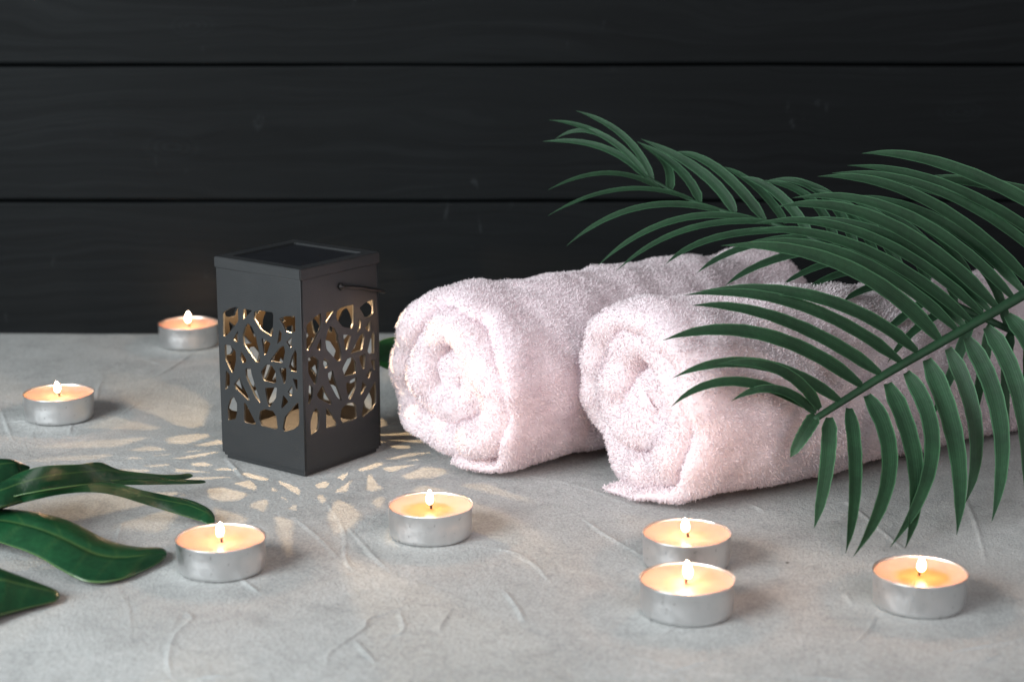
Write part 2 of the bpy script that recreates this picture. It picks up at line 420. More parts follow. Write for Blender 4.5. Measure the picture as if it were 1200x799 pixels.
# ------------------------------------------------------------------ lantern
HOLES = [
 [(50,118),(85,98),(125,88),(128,160),(95,205),(62,242),(52,235)], [(155,97),(203,105),(153,155)],
 [(215,115),(240,107),(310,118),(308,215),(300,240),(245,205),(212,150)],
 [(343,150),(375,137),(424,137),(424,215),(400,222),(375,215),(362,185)],
 [(180,175),(200,195),(222,245),(225,270),(240,330),(240,372),(220,372),(160,285),(153,240),(165,195)],
 [(128,210),(130,265),(122,275),(102,255)], [(250,250),(297,275),(275,335),(262,335)],
 [(343,205),(355,225),(352,260),(330,282)], [(408,243),(406,298),(395,298),(378,270)],
 [(60,285),(90,290),(115,320),(117,365),(103,430),(92,425),(62,360)], [(145,318),(172,362),(165,380),(150,378),(140,350)],
 [(365,290),(372,320),(360,378),(292,368),(310,345),(345,300)], [(425,310),(433,330),(433,425),(405,420),(392,400),(408,345)],
 [(65,418),(85,440),(85,490),(70,515),(62,510)], [(138,455),(150,490),(190,570),(182,575),(120,515),(108,490)],
 [(168,412),(195,410),(200,440),(215,490),(245,580),(240,585),(215,550),(170,450)],
 [(275,388),(300,390),(323,425),(325,480),(310,482),(262,470),(248,425)], [(345,407),(378,405),(380,435),(375,482),(365,485),(345,425)],
 [(412,460),(437,465),(438,520),(430,515)], [(270,510),(330,507),(325,560),(295,605),(285,600),(272,545)],
 [(408,498),(417,520),(405,550),(385,530)], [(363,545),(390,580),(358,615),(352,610)],
 [(105,555),(122,590),(122,640),(115,668),(78,675),(75,610),(88,570)], [(160,585),(170,592),(220,690),(215,700),(160,685)],
 [(245,630),(270,620),(310,630),(325,655),(333,715),(325,722),(250,705),(238,670)],
 [(440,583),(445,640),(445,700),(420,722),(370,735),(362,720),(372,660)]]
LS = 0.0572; LANG = math.radians(53); LH = 0.1040
F0 = Vector((-0.1020, 0.9060, 0))
dR = Vector((math.cos(LANG), math.sin(LANG), 0)); dL = Vector((-math.sin(LANG), math.cos(LANG), 0))
LC = F0 + (dR+dL)*(LS/2)

def holes_local():
    """traced openings -> coordinates (across, up) on the flat panel, metres"""
    out = []
    nrm = -dR
    for h in HOLES:
        pts = []
        for x, y in h:
            d = ray(250+x/4.44, 340+y/4.44); o = Vector((0, 0, CAM_Z))
            t = (F0-o).dot(nrm)/d.dot(nrm); p = o+d*t
            pts.append((-(p-F0).dot(dL)+LS/2, p.z))
        cx = sum(p[0] for p in pts)/len(pts); cz = sum(p[1] for p in pts)/len(pts)
        out.append([(cx+(a-cx)*1.05, cz+(b-cz)*1.05) for a, b in pts])
    return out
def chaikin(p, k=0.16):
    q = []
    for i in range(len(p)):
        a, b = p[i], p[(i+1) % len(p)]
        q.append((a[0]*(1-k)+b[0]*k, a[1]*(1-k)+b[1]*k)); q.append((a[0]*k+b[0]*(1-k), a[1]*k+b[1]*(1-k)))
    return q

def panel_mesh(width, holes, z0, z1, th):
    cu = bpy.data.curves.new('panel', 'CURVE'); cu.dimensions = '2D'; cu.fill_mode = 'BOTH'
    cu.extrude = th/2-0.00012; cu.bevel_depth = 0.00012; cu.bevel_resolution = 1
    w = width/2-0.00012
    loops = [[(-w, z0), (w, z0), (w, z1), (-w, z1)]] + [chaikin(h, 0.085) for h in holes]
    for L in loops:
        sp = cu.splines.new('POLY'); sp.points.add(len(L)-1); sp.use_cyclic_u = True
        for pt, (x, y) in zip(sp.points, L): pt.co = (x, y, 0, 1)
    ob = bpy.data.objects.new('panel_tmp', cu); COL.objects.link(ob)
    dg = bpy.context.evaluated_depsgraph_get(); dg.update()
    me = bpy.data.meshes.new_from_object(ob.evaluated_get(dg))
    bpy.data.objects.remove(ob); bpy.data.curves.remove(cu)
    me.transform(Matrix.Rotation(PI/2, 4, 'X'))           # stands up: across = x, up = z, outside = -y
    me.name = 'side_panel'
    me.materials.clear(); me.materials.append(M_powder); me.materials.append(M_inner)
    for p in me.polygons: p.material_index = 1 if p.normal.y > 0.7 else 0
    return me

def build_lantern():
    t = thing('lantern', 'square black metal lantern with cut-out sides and a flat lid, lit inside', 'lantern', LC, LANG)
    H = holes_local(); TH = 0.0013
    # local frame: +x = dR. outside left face looks to -x, right face to -y
    wide = panel_mesh(LS, H, 0.0035, LH-0.0052, TH); narrow = panel_mesh(LS-2*TH-0.0001, H, 0.0035, LH-0.0052, TH)
    for me, rz, dist in ((wide, -PI/2, LS/2-TH/2), (narrow, 0, LS/2-TH/2), (wide, PI/2, LS/2-TH/2), (narrow, PI, LS/2-TH/2)):
        m = me.copy()
        o = link('side_panel', m, None, t)
        n = Vector((0, -1, 0)); n.rotate(Matrix.Rotation(rz, 3, 'Z'))
        o.location = n*dist; o.rotation_euler = (0, 0, rz)
    bm = bmesh.new()                                       # stepped plinth under the panels
    h = LS/2
    add_box(bm, -h+.0016, h-.0016, -h+.0016, h-.0016, 0.0, 0.0016, 0.0004)
    add_box(bm, -h+.0007, h-.0007, -h+.0007, h-.0007, 0.0018, 0.0034, 0.0003)
    add_box(bm, -h+.003, h-.003, -h+.003, h-.003, 0.0010, 0.0040)
    from_bm('base', bm, M_powder, t)
    bm = bmesh.new(); add_box(bm, -h+.0022, h-.0022, -h+.0022, h-.0022, 0.0120, 0.0145, 0.0004)
    fl = from_bm('inner_floor', bm, M_reflect, t)
    # lid: tray with a raised border
    e = h+0.0007; i = h-0.0060; z0, z1 = LH-0.0049, LH+0.0006
    bm = bmesh.new()
    outer_b = [bm.verts.new((sx*e, sy*e, z0)) for sx, sy in ((-1,-1),(1,-1),(1,1),(-1,1))]
    outer_t = [bm.verts.new((sx*e, sy*e, z1)) for sx, sy in ((-1,-1),(1,-1),(1,1),(-1,1))]
    in_t = [bm.verts.new((sx*i, sy*i, z1)) for sx, sy in ((-1,-1),(1,-1),(1,1),(-1,1))]
    in_b = [bm.verts.new((sx*i, sy*i, z1-0.0010)) for sx, sy in ((-1,-1),(1,-1),(1,1),(-1,1))]
    for k in range(4):
        n = (k+1) % 4
        bm.faces.new((outer_b[k], outer_b[n], outer_t[n], outer_t[k])); bm.faces.new((outer_t[k], outer_t[n], in_t[n], in_t[k]))
        bm.faces.new((in_t[k], in_t[n], in_b[n], in_b[k]))
    bm.faces.new(in_b); bm.faces.new(outer_b[::-1])
    bmesh.ops.bevel(bm, geom=bm.edges[:], offset=0.0004, segments=2, affect='EDGES')
    lid = from_bm('lid', bm, M_powder, t)
    bm = bmesh.new(); add_box(bm, -i+.0016, i-.0016, -i+.0016, i-.0016, z1-0.0010, z1-0.0005, 0.0002)
    from_bm('solar_panel', bm, M_solar, lid)
    bm = bmesh.new()
    add_box(bm, -0.012, 0.012, -0.012, 0.012, z0-0.0065, z0-0.0006, 0.001)
    from_bm('lamp_housing', bm, M_powder, lid)
    # folded-back carrying wire
    bm = bmesh.new(); o_ = h+0.0022; zb = LH-0.0125
    pts = [Vector((0.000, -h-0.0002, zb)), Vector((0.0006, -o_, zb)), Vector((0.012, -o_, zb-.0022)), Vector((h-.002, -o_, zb-.0062)), Vector((h+0.0025, -o_+.001, zb-.0078)), Vector((h+0.0042, -o_+.006, zb-.0082)),
           Vector((h+0.0045, 0, zb-.0084)), Vector((h+0.0042, o_-.006, zb-.0082)), Vector((h+0.0025, o_-.001, zb-.0078)), Vector((h-.002, o_, zb-.0062)), Vector((0.012, o_, zb-.0022)), Vector((0.0006, o_, zb)), Vector((0, h+0.0002, zb))]
    tube(bm, smooth_path(pts, 90), 0.00085, 10)
    from_bm('handle', bm, M_wire, t, True)
    for s in (-1, 1):
        bm = bmesh.new(); r = bmesh.ops.create_uvsphere(bm, u_segments=16, v_segments=10, radius=0.0019)
        for v in bm.verts: v.co = Vector((v.co.x, v.co.y*0.6+s*(h+0.0008), v.co.z+zb))
        from_bm('pivot', bm, M_wire, t, True)
    # small lamp under the lid
    bm = bmesh.new(); lathe(bm, [(0.0001, -0.0065), (0.0012, -0.0060), (0.0020, -0.0045), (0.0022, -0.0025), (0.0022, 0.0)], 24, True, True)
    for v in bm.verts: v.co.z += z0-0.0070
    from_bm('bulb', bm, mat_glow('warm_bulb', (1.0, 0.62, 0.30), 1.2), t, True)
    ld = bpy.data.lights.new('lantern_lamp', 'POINT'); ld.energy = LAMP_W; ld.color = (1.0, 0.66, 0.36); ld.shadow_soft_size = 0.0007
    lo = bpy.data.objects.new('lantern_lamp', ld); COL.objects.link(lo); lo.parent = t; lo.location = (0, 0, z0-0.0155)
LAMP_W = 0.62
build_lantern()

# ------------------------------------------------------------------ towels
def build_towel(label, end, phi, L, R, far, turns, t, tail, seed, corner=0.0, flare=0.0, start=0.0, n_tufts=260000):
    nv = noise.noise
    a_ax = Vector((math.sin(phi), math.cos(phi), 0)); e1 = Vector((math.cos(phi), -math.sin(phi), 0))
    # centre line of the rolled slab, outside to inside, anticlockwise seen from the near end
    line = []; fr = []
    th0 = -PI/2+start
    T = 2*PI*turns; th = 0.0; step = 0.0022
    nt = max(2, int(tail/step))
    r0 = R-t*0.21
    for k in range(nt):
        d = tail*(1-k/nt); cs, sn = math.cos(th0), math.sin(th0); line.append((r0*cs+d*sn, r0*sn-d*cs+0.08*d, cs, sn, -d)); fr.append(0.42)
    arc = 0.0
    while th < T:
        r = r0-t*(0.97*th/(2*PI)-0.58*min(1.0, th/(2*PI)))
        if r < t*0.06: break
        ang = th0+th
        lob = 1+0.035*math.sin(2*ang+seed)+0.03*math.sin(3*ang+seed*2.1)+0.24*min(1.0, max(0.0, th/(2*PI)-0.5))*nv(Vector((th*0.9, seed, 2.2)))
        if th < 2*PI: lob += corner*math.exp(-((ang+PI*0.27)/0.30)**2)
        line.append((r*math.cos(ang)*lob, r*math.sin(ang)*lob, math.cos(ang), math.sin(ang), arc)); fr.append(0.42+0.55*min(1.0, th/(2*PI)))
        dth = step/max(r, 0.004); th += dth; arc += step
    (xa, ya, *_), (xb, yb, cb, sb, ab) = line[-2], line[-1]
    for k in range(1, 4):                                 # tucked-in core
        line.append((xb+(xb-xa)*k*0.9, yb+(yb-ya)*k*0.9, cb, sb, ab+step*k)); fr.append(fr[-1])
    line = np.array(line); ns = len(line)
    C = line[:, :2]
    tan = np.gradient(C, axis=0); tan /= np.linalg.norm(tan, axis=1)[:, None]+1e-12
    N = np.stack([tan[:, 1], -tan[:, 0]], 1)               # outward for anticlockwise travel
    arcs = line[:, 4]
    # loop around the slab section: (axial fraction, axial shift, height)
    loop = []
    nL = 70; nc = 7
    cap = t/2
    for k in range(nL+1): loop.append((k/nL, 0.0, 1.0))
    for k in range(1, nc): a = PI*k/nc; loop.append((1.0, math.sin(a), math.cos(a)))
    for k in range(nL+1): loop.append((1-k/nL, 0.0, -1.0))
    for k in range(1, nc): a = PI*k/nc; loop.append((0.0, -math.sin(a), -math.cos(a)))
    nl = len(loop)
    e0 = np.array([0.013*nv(Vector((s*19, seed, 0.3)))+0.006*nv(Vector((s*55, seed, 7.3))) for s in arcs])
    e1n = np.array([0.008*nv(Vector((s*20, seed, 4.7))) for s in arcs])
    if flare:                                              # outer flap reaching further at the far end
        e1n += flare*np.exp(-((arcs-0.03)/0.05)**2)
    V = np.zeros((ns, nl, 3)); vis = np.zeros((ns, nl), bool)
    turn_arc = 2*PI*R*1.03
    for i in range(ns):
        tk = t/2*0.90*fr[i]
        dend = arcs[i]+tail
        if dend < t/2: tk *= max(0.3, 1-(1-dend/(t/2))**4)
        tk *= 1+0.6*min(1.0, max(0.0, 1-(arcs[-1]-arcs[i])/0.05))
        puff = 1+0.10*nv(Vector((arcs[i]*30, seed, 11)))
        for j, (f, sh, h) in enumerate(loop):
            a = e0[i]+f*(L+e1n[i]-e0[i])+sh*cap*puff
            x, y = C[i, 0]+N[i, 0]*h*tk*puff, C[i, 1]+N[i, 1]*h*tk*puff
            fa = min(max(a/L, 0), 1)
            k = 1+(far-1)*fa
            z = (y+R)*k*0.985
            x = x*k*1.01
            V[i, j] = (a, x, z)
            endd = min(f*L, (1-f)*L)
            vis[i, j] = (h > 0 and arcs[i] < turn_arc) or endd < (0.016 if arcs[i] < turn_arc*1.25 else 0.035) or (sh != 0) or arcs[i] < 0.004
            if flare and f > 0.95 and h > 0 and sh == 0 and arcs[i] < 0.12: vis[i, j] = False   # flat woven border
    # lumps of a soft heavy cloth
    flat = V.reshape(-1, 3)
    for q in range(len(flat)):
        p = Vector(flat[q])
        d = noise.noise_vector(p*28+Vector((seed*3.1, 0, 0)))*0.0036 + noise.noise_vector(p*70+Vector((0, seed, 5)))*0.0019
        flat[q] += (d.x*0.8, d.y, d.z)
    z = flat[:, 2]; c = 0.010                              # weight: the underside is pressed flat on the table
    z2 = np.where(z < c, c*np.exp((z-c)/c), z)
    flat[:, 2] = z2-0.0022
    flat[:, 2] = np.maximum(flat[:, 2], 0.0006)
    W = np.outer(flat[:, 0], a_ax)+np.outer(flat[:, 1], e1)+np.outer(flat[:, 2], (0, 0, 1.0))+np.array([end[0], end[1], 0])
    idx = np.arange(ns*nl).reshape(ns, nl)
    nxt = np.roll(idx, -1, 1)
    Q = np.stack([idx[:-1], idx[1:], nxt[1:], nxt[:-1]], -1).reshape(-1, 4)
    visq = (vis[:-1] & vis[1:]).reshape(-1)
    inner_tip = len(W); W = np.concatenate([W, W[idx[-1]].mean(0)[None]])      # close the hidden inner end
    P = W[Q]; n = np.cross(P[:, 2]-P[:, 0], P[:, 3]-P[:, 1]); area = np.linalg.norm(n, axis=1)/2
    # orient outward: compare with the slab's own section direction
    ctr = np.repeat(np.arange(ns-1), nl)
    axis_pt = W[:ns*nl].reshape(ns, nl, 3).mean(1)[:-1]
    tang2 = np.repeat(axis_pt, nl, 0)
    j = np.tile(np.arange(nl), ns-1); hs = np.array([l[2] for l in loop])[j]
    Ndir = np.repeat(N[:-1], nl, 0)
    out = (np.outer(Ndir[:, 0], e1)+np.outer(Ndir[:, 1], (0, 0, 1)))*hs[:, None] + np.outer(np.array([l[1] for l in loop])[j], a_ax)
    flip = np.sum(n*out, 1) < 0
    if flip.mean() > 0.5: Q = Q[:, ::-1]; n = -n; P = W[Q]
    vn = np.zeros_like(W)
    for k in range(4): np.add.at(vn, Q[:, k], n)
    vn /= np.linalg.norm(vn, axis=1)[:, None]+1e-12
    wgt = np.where(visq, area, 0); wgt /= wgt.sum()
    r = np.random.default_rng(int(seed*100))
    fi = r.choice(len(Q), n_tufts, p=wgt)
    u, v = r.random(n_tufts), r.random(n_tufts)
    b = np.stack([(1-u)*(1-v), u*(1-v), u*v, (1-u)*v], 1)
    pos = np.einsum('ij,ijk->ik', b, W[Q[fi]]); nn = np.einsum('ij,ijk->ik', b, vn[Q[fi]])
    nn /= np.linalg.norm(nn, axis=1)[:, None]+1e-12
    # combing direction varies slowly so the pile parts and clumps
    cell = np.floor(pos/0.0075).astype(int)
    hsh = (cell[:, 0]*73856093 ^ cell[:, 1]*19349663 ^ cell[:, 2]*83492791) % 1000
    tab = r.normal(size=(1000, 3))
    comb = tab[hsh]*0.34
    d = nn+r.normal(size=(n_tufts, 3))*0.36+comb
    d /= np.linalg.norm(d, axis=1)[:, None]
    ln = r.uniform(0.0007, 0.0018, n_tufts)
    sd = np.cross(d, r.normal(size=(n_tufts, 3))); sd /= np.linalg.norm(sd, axis=1)[:, None]+1e-12
    bend = np.cross(d, sd)*(r.normal(size=n_tufts)*0.35)[:, None]
    wd = r.uniform(0.00017, 0.00032, n_tufts)[:, None]
    base = pos-nn*0.0003
    m = base+d*(ln*0.55)[:, None]; tip = base+(d+bend)*ln[:, None]
    TV = np.stack([base-sd*wd*0.7, base+sd*wd*0.7, m+sd*wd, m-sd*wd, tip+sd*wd*0.55, tip-sd*wd*0.55], 1).reshape(-1, 3)
    TV[:, 2] = np.maximum(TV[:, 2], 0.0002)
    o0 = len(W)+np.arange(n_tufts)*6
    TQ = np.concatenate([np.stack([o0, o0+1, o0+2, o0+3], 1), np.stack([o0+3, o0+2, o0+4, o0+5], 1)])
    capT = np.stack([idx[-1], nxt[-1], np.full(nl, inner_tip)], 1)
    me = np_mesh('rolled_towel', np.concatenate([W, TV]), np.concatenate([Q, TQ]), capT)
    pn = np.concatenate([vn, np.repeat(nn, 6, 0)]).astype(np.float32)
    me.attributes.new('pile', 'FLOAT_VECTOR', 'POINT').data.foreach_set('vector', pn.ravel())
    o = link('rolled_towel', me, M_terry, None, True)
    tag(o, label, 'towel', 'rolled towels')
    return o
build_towel('rolled pale pink terry towel lying next to the black lantern, behind the other roll',
            (-0.026, 0.926), math.radians(47), 0.235, 0.0487, 0.88, 2.6, 0.0225, 0.003, 1.3, corner=0.15, start=0.12)
build_towel('rolled pale pink terry towel in front, half covered by the palm leaf',
            (0.067, 0.879), math.radians(56), 0.225, 0.0496, 0.86, 2.6, 0.0225, 0.015, 4.6, corner=0.05, flare=0.028)

# ------------------------------------------------------------------ palm fronds
def strip_mesh(name, path, half, nrm, fold, mat, parent, across_n=9):
    """leaf strip along path; fold > 0 sinks the middle"""
    V, A, Fq = [], [], []
    n = len(path)
    for i, p in enumerate(path):
        t = (path[min(i+1, n-1)]-path[max(i-1, 0)]).normalized()
        s = t.cross(nrm).normalized(); w = s.cross(t).normalized()
        for k in range(across_n):
            u = -1+2*k/(across_n-1)
            V.append(p+s*(half[i]*u)+w*(half[i]*fold*(abs(u)-0.5))); A.append(abs(u))
    for i in range(n-1):
        for k in range(across_n-1):
            a = i*across_n+k; Fq.append((a, a+1, a+across_n+1, a+across_n))
    me = bpy.data.meshes.new(name); me.from_pydata([tuple(v) for v in V], [], Fq); me.update()
    at = me.attributes.new('across', 'FLOAT', 'POINT'); at.data.foreach_set('value', A)
    return link(name, me, mat, parent, True)

def leaflet(root, base, mid, tip, width, Yb, Ym, Yt, tilt=(0, -0.75, 0.65)):
    b, m, e = at_depth(*base, Yb), at_depth(*mid, Ym), at_depth(*tip, Yt)
    for q in (m, e): q.z = max(q.z, 0.0022)
    ctl = m*2-(b+e)*0.5
    n = 20
    path = [b*((1-t)**2)+ctl*(2*t*(1-t))+e*(t*t) for t in [i/(n-1) for i in range(n)]]
    jit = random.uniform(-.12, .12)
    hw = []
    for i in range(n):
        t = i/(n-1)
        w = min(1.0, 0.45+0.55*min(1, t/0.10)**0.8)*(1-max(0, (t-0.25)/0.75)**2.0*0.72)
        if t > 0.80: w *= max(0.0, 1-((t-0.80)/0.20)**1.9)
        w *= 1+0.035*math.sin(i*2.3+jit*40)
        hw.append(max(0.00006, width/2*w))
    nr = Vector(tilt)+Vector((random.uniform(-.18, .18), random.uniform(-.18, .18), random.uniform(-.15, .15)))
    o0 = root.location
    o = strip_mesh('leaflet', [p-o0 for p in path], hw, nr.normalized(), 0.24, M_palm, root)
    return o

def rachis(root, pts, r0, r1, name='stem'):
    P = [at_depth(*p)-root.location for p in pts]
    path = smooth_path(P, 60)
    rad = [r0+(r1-r0)*i/59 for i in range(60)]
    bm = bmesh.new(); tube(bm, path, rad, 12, 0.75)
    o = from_bm(name, bm, M_palm, root, True)
    return o

FRONT_R = [(953,492,.860),(1000,462,.873),(1040,437,.883),(1120,391,.902),(1200,345,.922),(1300,285,.948),(1420,215,.985)]
REAR_R = [(757,207,1.020),(806,233,1.012),(850,248,1.003),(905,262,.990),(960,283,.975),(1040,318,.952),(1130,362,.932),(1240,412,.915)]
def Y_on(R, px):
    for (a, _, ya), (b, _, yb) in zip(R[:-1], R[1:]):
        if px <= b: return ya+(yb-ya)*max(0, (px-a))/(b-a)
    return R[-1][2]

def build_fronds():
    f = thing('palm_frond', 'green palm leaf in front, its tip drooping over the near towel to the table', 'palm leaf', at_depth(1420, 215, .985), 0, 'palm leaves')
    rachis(f, FRONT_R, 0.0019, 0.0037)
    K = 1/2450
    up = [((955,484),(908,456),(857,470),11,-.012), ((957,482),(862,447),(786,477),12,-.03), ((961,479),(912,433),(840,427),13,-.02),
          ((985,470),(885,426),(788,443),14,-.03), ((1010,452),(893,392),(776,399),18,-.035), ((1032,438),(917,375),(810,358),17,-.03),
          ((1056,424),(932,356),(801,346),16,-.03), ((1075,412),(962,350),(820,341),17,-.025), ((1101,398),(988,311),(845,288),18,-.025),
          ((1122,387),(1002,303),(880,284),15,-.02), ((1138,377),(1006,290),(877,271),17,-.02), ((1152,369),(1018,277),(884,262),15,-.015), ((1168,360),(1036,260),(908,243),18,-.015),
          ((1188,350),(1062,252),(929,232),15,-.01), ((1212,336),(1085,235),(958,207),18,-.01), ((1240,318),(1110,228),(975,203),15,-.005), ((1258,308),(1125,224),(993,194),18,-.005),
          ((1290,290),(1135,203),(1010,180),18,0.0), ((1325,270),(1190,222),(1075,212),18,.005)]
    for b, m, t, w, dy in up:
        yb = Y_on(FRONT_R, b[0]); leaflet(f, b, m, t, w*K*1.08, yb, yb+dy*0.45-0.008, yb+dy-0.010)
    for k in range(9, len(up)-1, 2):                         # the crowded inner leaflets behind the front row
        (b0, m0, t0, w0, d0), (b1, m1, t1, w1, d1) = up[k], up[k+1]
        mixp = lambda p, q, f: (p[0]*(1-f)+q[0]*f, p[1]*(1-f)+q[1]*f)
        f_ = 0.5; sh = random.uniform(20, 75)
        b, m, t = mixp(b0, b1, f_), mixp(m0, m1, f_), mixp(t0, t1, f_)
        yb = Y_on(FRONT_R, b[0])
        leaflet(f, b, (m[0]+sh*0.55, m[1]+sh*0.30), (t[0]+sh, t[1]+sh*0.28), w0*K*0.95, yb, yb+0.010, yb+0.018)
    lo = [((956,486),(940,512),(926,536),14), ((972,489),(968,553),(954,619),15), ((995,478),(1002,561),(991,648),15), ((1016,463),(1042,548),(1000,652),17),
          ((1040,449),(1072,545),(1061,642),19), ((1062,436),(1092,530),(1043,641),16), ((1086,421),(1120,520),(1121,627),19), ((1111,408),(1143,500),(1131,590),16),
          ((1133,396),(1172,495),(1162,612),18), ((1156,383),(1196,470),(1201,592),18), ((1180,369),(1222,445),(1235,570),18), ((1208,352),(1255,425),(1270,540),18), ((1240,335),(1290,400),(1310,500),18)]
    for b, m, t, w in lo:
        yb = Y_on(FRONT_R, b[0]); fy = on_plane(*t).y
        yt = min(yb-0.012, fy-0.010)
        leaflet(f, b, m, t, w*K*1.18, yb, yb*0.62+yt*0.38-0.006, yt, (0, -0.95, 0.30))
    g = thing('palm_frond', 'green palm leaf at the back, arching over the far towel towards the dark wall', 'palm leaf', at_depth(1240, 412, .915), 0, 'palm leaves')
    rachis(g, REAR_R, 0.0010, 0.0024)
    K = 1/2200
    up = [((765,212),(731,160),(675,130),9), ((762,210),(708,160),(643,141),9), ((759,207),(702,157),(651,163),7), ((759,210),(706,173),(636,166),9),
          ((784,224),(780,192),(752,172),11), ((820,237),(795,198),(746,166),12), ((861,249),(822,202),(751,163),13), ((896,258),(842,199),(792,178),13), ((921,262),(886,219),(845,195),12),
          ((950,277),(912,228),(868,207),12), ((980,288),(948,232),(890,212),12), ((1005,298),(965,228),(901,211),12), ((1030,312),(990,243),(925,208),12),
          ((1060,326),(1015,258),(950,220),12), ((1090,340),(1050,270),(985,228),12), ((1120,355),(1085,285),(1020,240),12), ((1150,368),(1120,300),(1060,255),12), ((1180,385),(1155,320),(1100,275),12)]
    for b, m, t, w in up:
        yb = Y_on(REAR_R, b[0]); leaflet(g, b, m, t, w*K*1.0, yb, yb+0.012, yb+0.022, (0.1, -0.85, 0.5))
    lo = [((775,222),(712,203),(642,223),7), ((812,234),(728,222),(642,253),7), ((848,248),(750,243),(664,288),8), ((888,258),(788,259),(700,312),9), ((907,261),(805,269),(722,318),9),
          ((925,270),(838,279),(780,310),10), ((950,277),(872,290),(817,320),10), ((985,288),(905,305),(850,335),10), ((1012,300),(960,312),(915,335),10), ((1035,314),(985,321),(943,341),10),
          ((1068,328),(1020,337),(988,354),11), ((1100,344),(1056,373),(1014,414),10), ((1125,358),(1078,382),(1040,425),10), ((1140,366),(1118,430),(1090,492),12), ((1162,377),(1150,440),(1140,500),12), ((1185,388),(1178,450),(1182,530),12), ((1205,398),(1205,460),(1208,540),12)]
    for b, m, t, w in lo:
        yb = Y_on(REAR_R, b[0]); leaflet(g, b, m, t, w*K*1.0, yb, yb-0.012, yb-0.028, (0, -0.7, 0.7))
build_fronds()

# ------------------------------------------------------------------ split leaf on the left
def build_split_leaf():
    t = thing('split_leaf', 'large glossy dark green split leaf lying at the left edge', 'leaf', on_plane(-60, 640))
    o0 = t.location
    S = .3003
    def q(x, y): return (x*S, 500+y*S)
    # each lobe: list of (edge A x,y,z, edge B x,y,z) in close-up picture units and mm
    lobes = [
     [(-260,150,26,-260,330,20), (-60,132,30,-60,262,24), (30,130,30,60,205,26), (75,144,28,85,185,26), (112,158,26,114,164,26)],
     [(-260,260,24,-260,340,16), (-40,235,26,-30,320,20), (80,180,31,90,290,20), (170,153,33,210,262,20), (300,146,31,330,236,19), (390,142,26,430,226,17), (460,170,20,520,214,14), (560,188,15,620,208,11), (680,190,10,700,207,9), (735,186,7.4,734,202,7), (750,192,6.6,750,193,6.6)],
     [(250,232,22,240,240,21), (330,222,21,330,240,19), (430,208,19,450,226,16), (560,207,15,590,226,12), (700,209,10,710,224,8.5), (770,211,6.5,775,222,6), (794,213,5.4,793,220,5.2), (800,217,5,800,217.5,5)],
     [(-260,300,16,-260,370,8), (-40,290,20,-40,330,8), (100,258,25,100,292,20), (230,236,27,230,262,23), (340,222,26,350,254,22), (450,222,23,450,268,18), (560,248,18,560,300,12), (650,270,13,640,325,8), (740,288,9,720,350,4.5), (800,314,6,780,368,2.2), (826,335,3.6,806,378,1.6), (835,356,2.6,826,378,1.3), (834,374,1.6,833,376,1.5)],
     [(-260,310,8,-260,430,5), (-60,322,12,-60,440,7), (60,326,14,60,472,8), (160,340,15,150,508,7), (260,366,13,230,555,5), (340,404,10,300,592,3.2), (410,440,7,350,607,2.2), (480,462,5,420,607,1.8), (560,473,3.4,500,588,1.5), (620,474,2.4,580,552,1.4), (642,482,2.0,625,528,1.5), (650,500,1.7,645,512,1.6)],
     [(-260,500,6,-260,820,3), (-60,530,8,-60,760,3), (0,556,9,0,738,2.6), (80,586,7,70,718,2), (150,612,5,140,700,1.7), (205,634,3,195,686,1.5), (224,646,2.0,218,678,1.5), (230,660,1.7,230,662,1.7)]]
    V, A, VN, Fq = [], [], [], []
    nc = 25
    for li, L in enumerate(lobes):
        Ea = [on_plane(*q(a, b), z/1000) for a, b, z, *_ in L]; Eb = [on_plane(*q(r[3], r[4]), r[5]/1000) for r in L]
        n = 8*len(L)
        Pa, Pb = smooth_path(Ea, n), smooth_path(Eb, n)
        off = len(V)
        for i in range(n):
            a, b = Pa[i], Pb[i]
            w = (b-a).length
            for k in range(nc):
                u = k/(nc-1); s = 2*u-1
                p = a.lerp(b, u); crown = (1-s*s)*min(0.15*w, 0.005) if li != 4 else ((1-s*s)*min(0.11*w, 0.0035)-0.0012*math.exp(-(s/0.13)**2)*min(1, w/0.02))
                p = p+Vector((0, 0, crown)); p.z = max(p.z, 0.0009)
                V.append(tuple(p-o0)); A.append(abs(s)**1.0)
                vein = math.exp(-((s+0.02)/0.035)**2)*0.8
                side = abs(((i/n*7)+abs(s)*0.55) % 1-0.5)
                vein = max(vein, 0.22*math.exp(-(side/0.045)**2)*(1-0.8*abs(s)))
                VN.append(vein)
        for i in range(n-1):
            for k in range(nc-1):
                a = off+i*nc+k; Fq.append((a, a+nc, a+nc+1, a+1))
    me = bpy.data.meshes.new('blade'); me.from_pydata(V, [], Fq); me.update()
    me.attributes.new('across', 'FLOAT', 'POINT').data.foreach_set('value', A)
    me.attributes.new('vein', 'FLOAT', 'POINT').data.foreach_set('value', VN)
    o = link('blade', me, M_mon, t, True)
    sol = o.modifiers.new('thickness', 'SOLIDIFY'); sol.thickness = 0.0005; sol.offset = -1
    bm = bmesh.new()
    pts = [on_plane(*q(-250, 170), .024), on_plane(*q(-262, 300), .016), on_plane(*q(-265, 420), .008), on_plane(*q(-270, 700), .005), on_plane(*q(-330, 900), .003)]
    tube(bm, smooth_path([p-o0 for p in pts], 40), [0.0012+0.0012*i/39 for i in range(40)], 10)
    from_bm('leaf_stalk', bm, M_mon, t, True)
build_split_leaf()

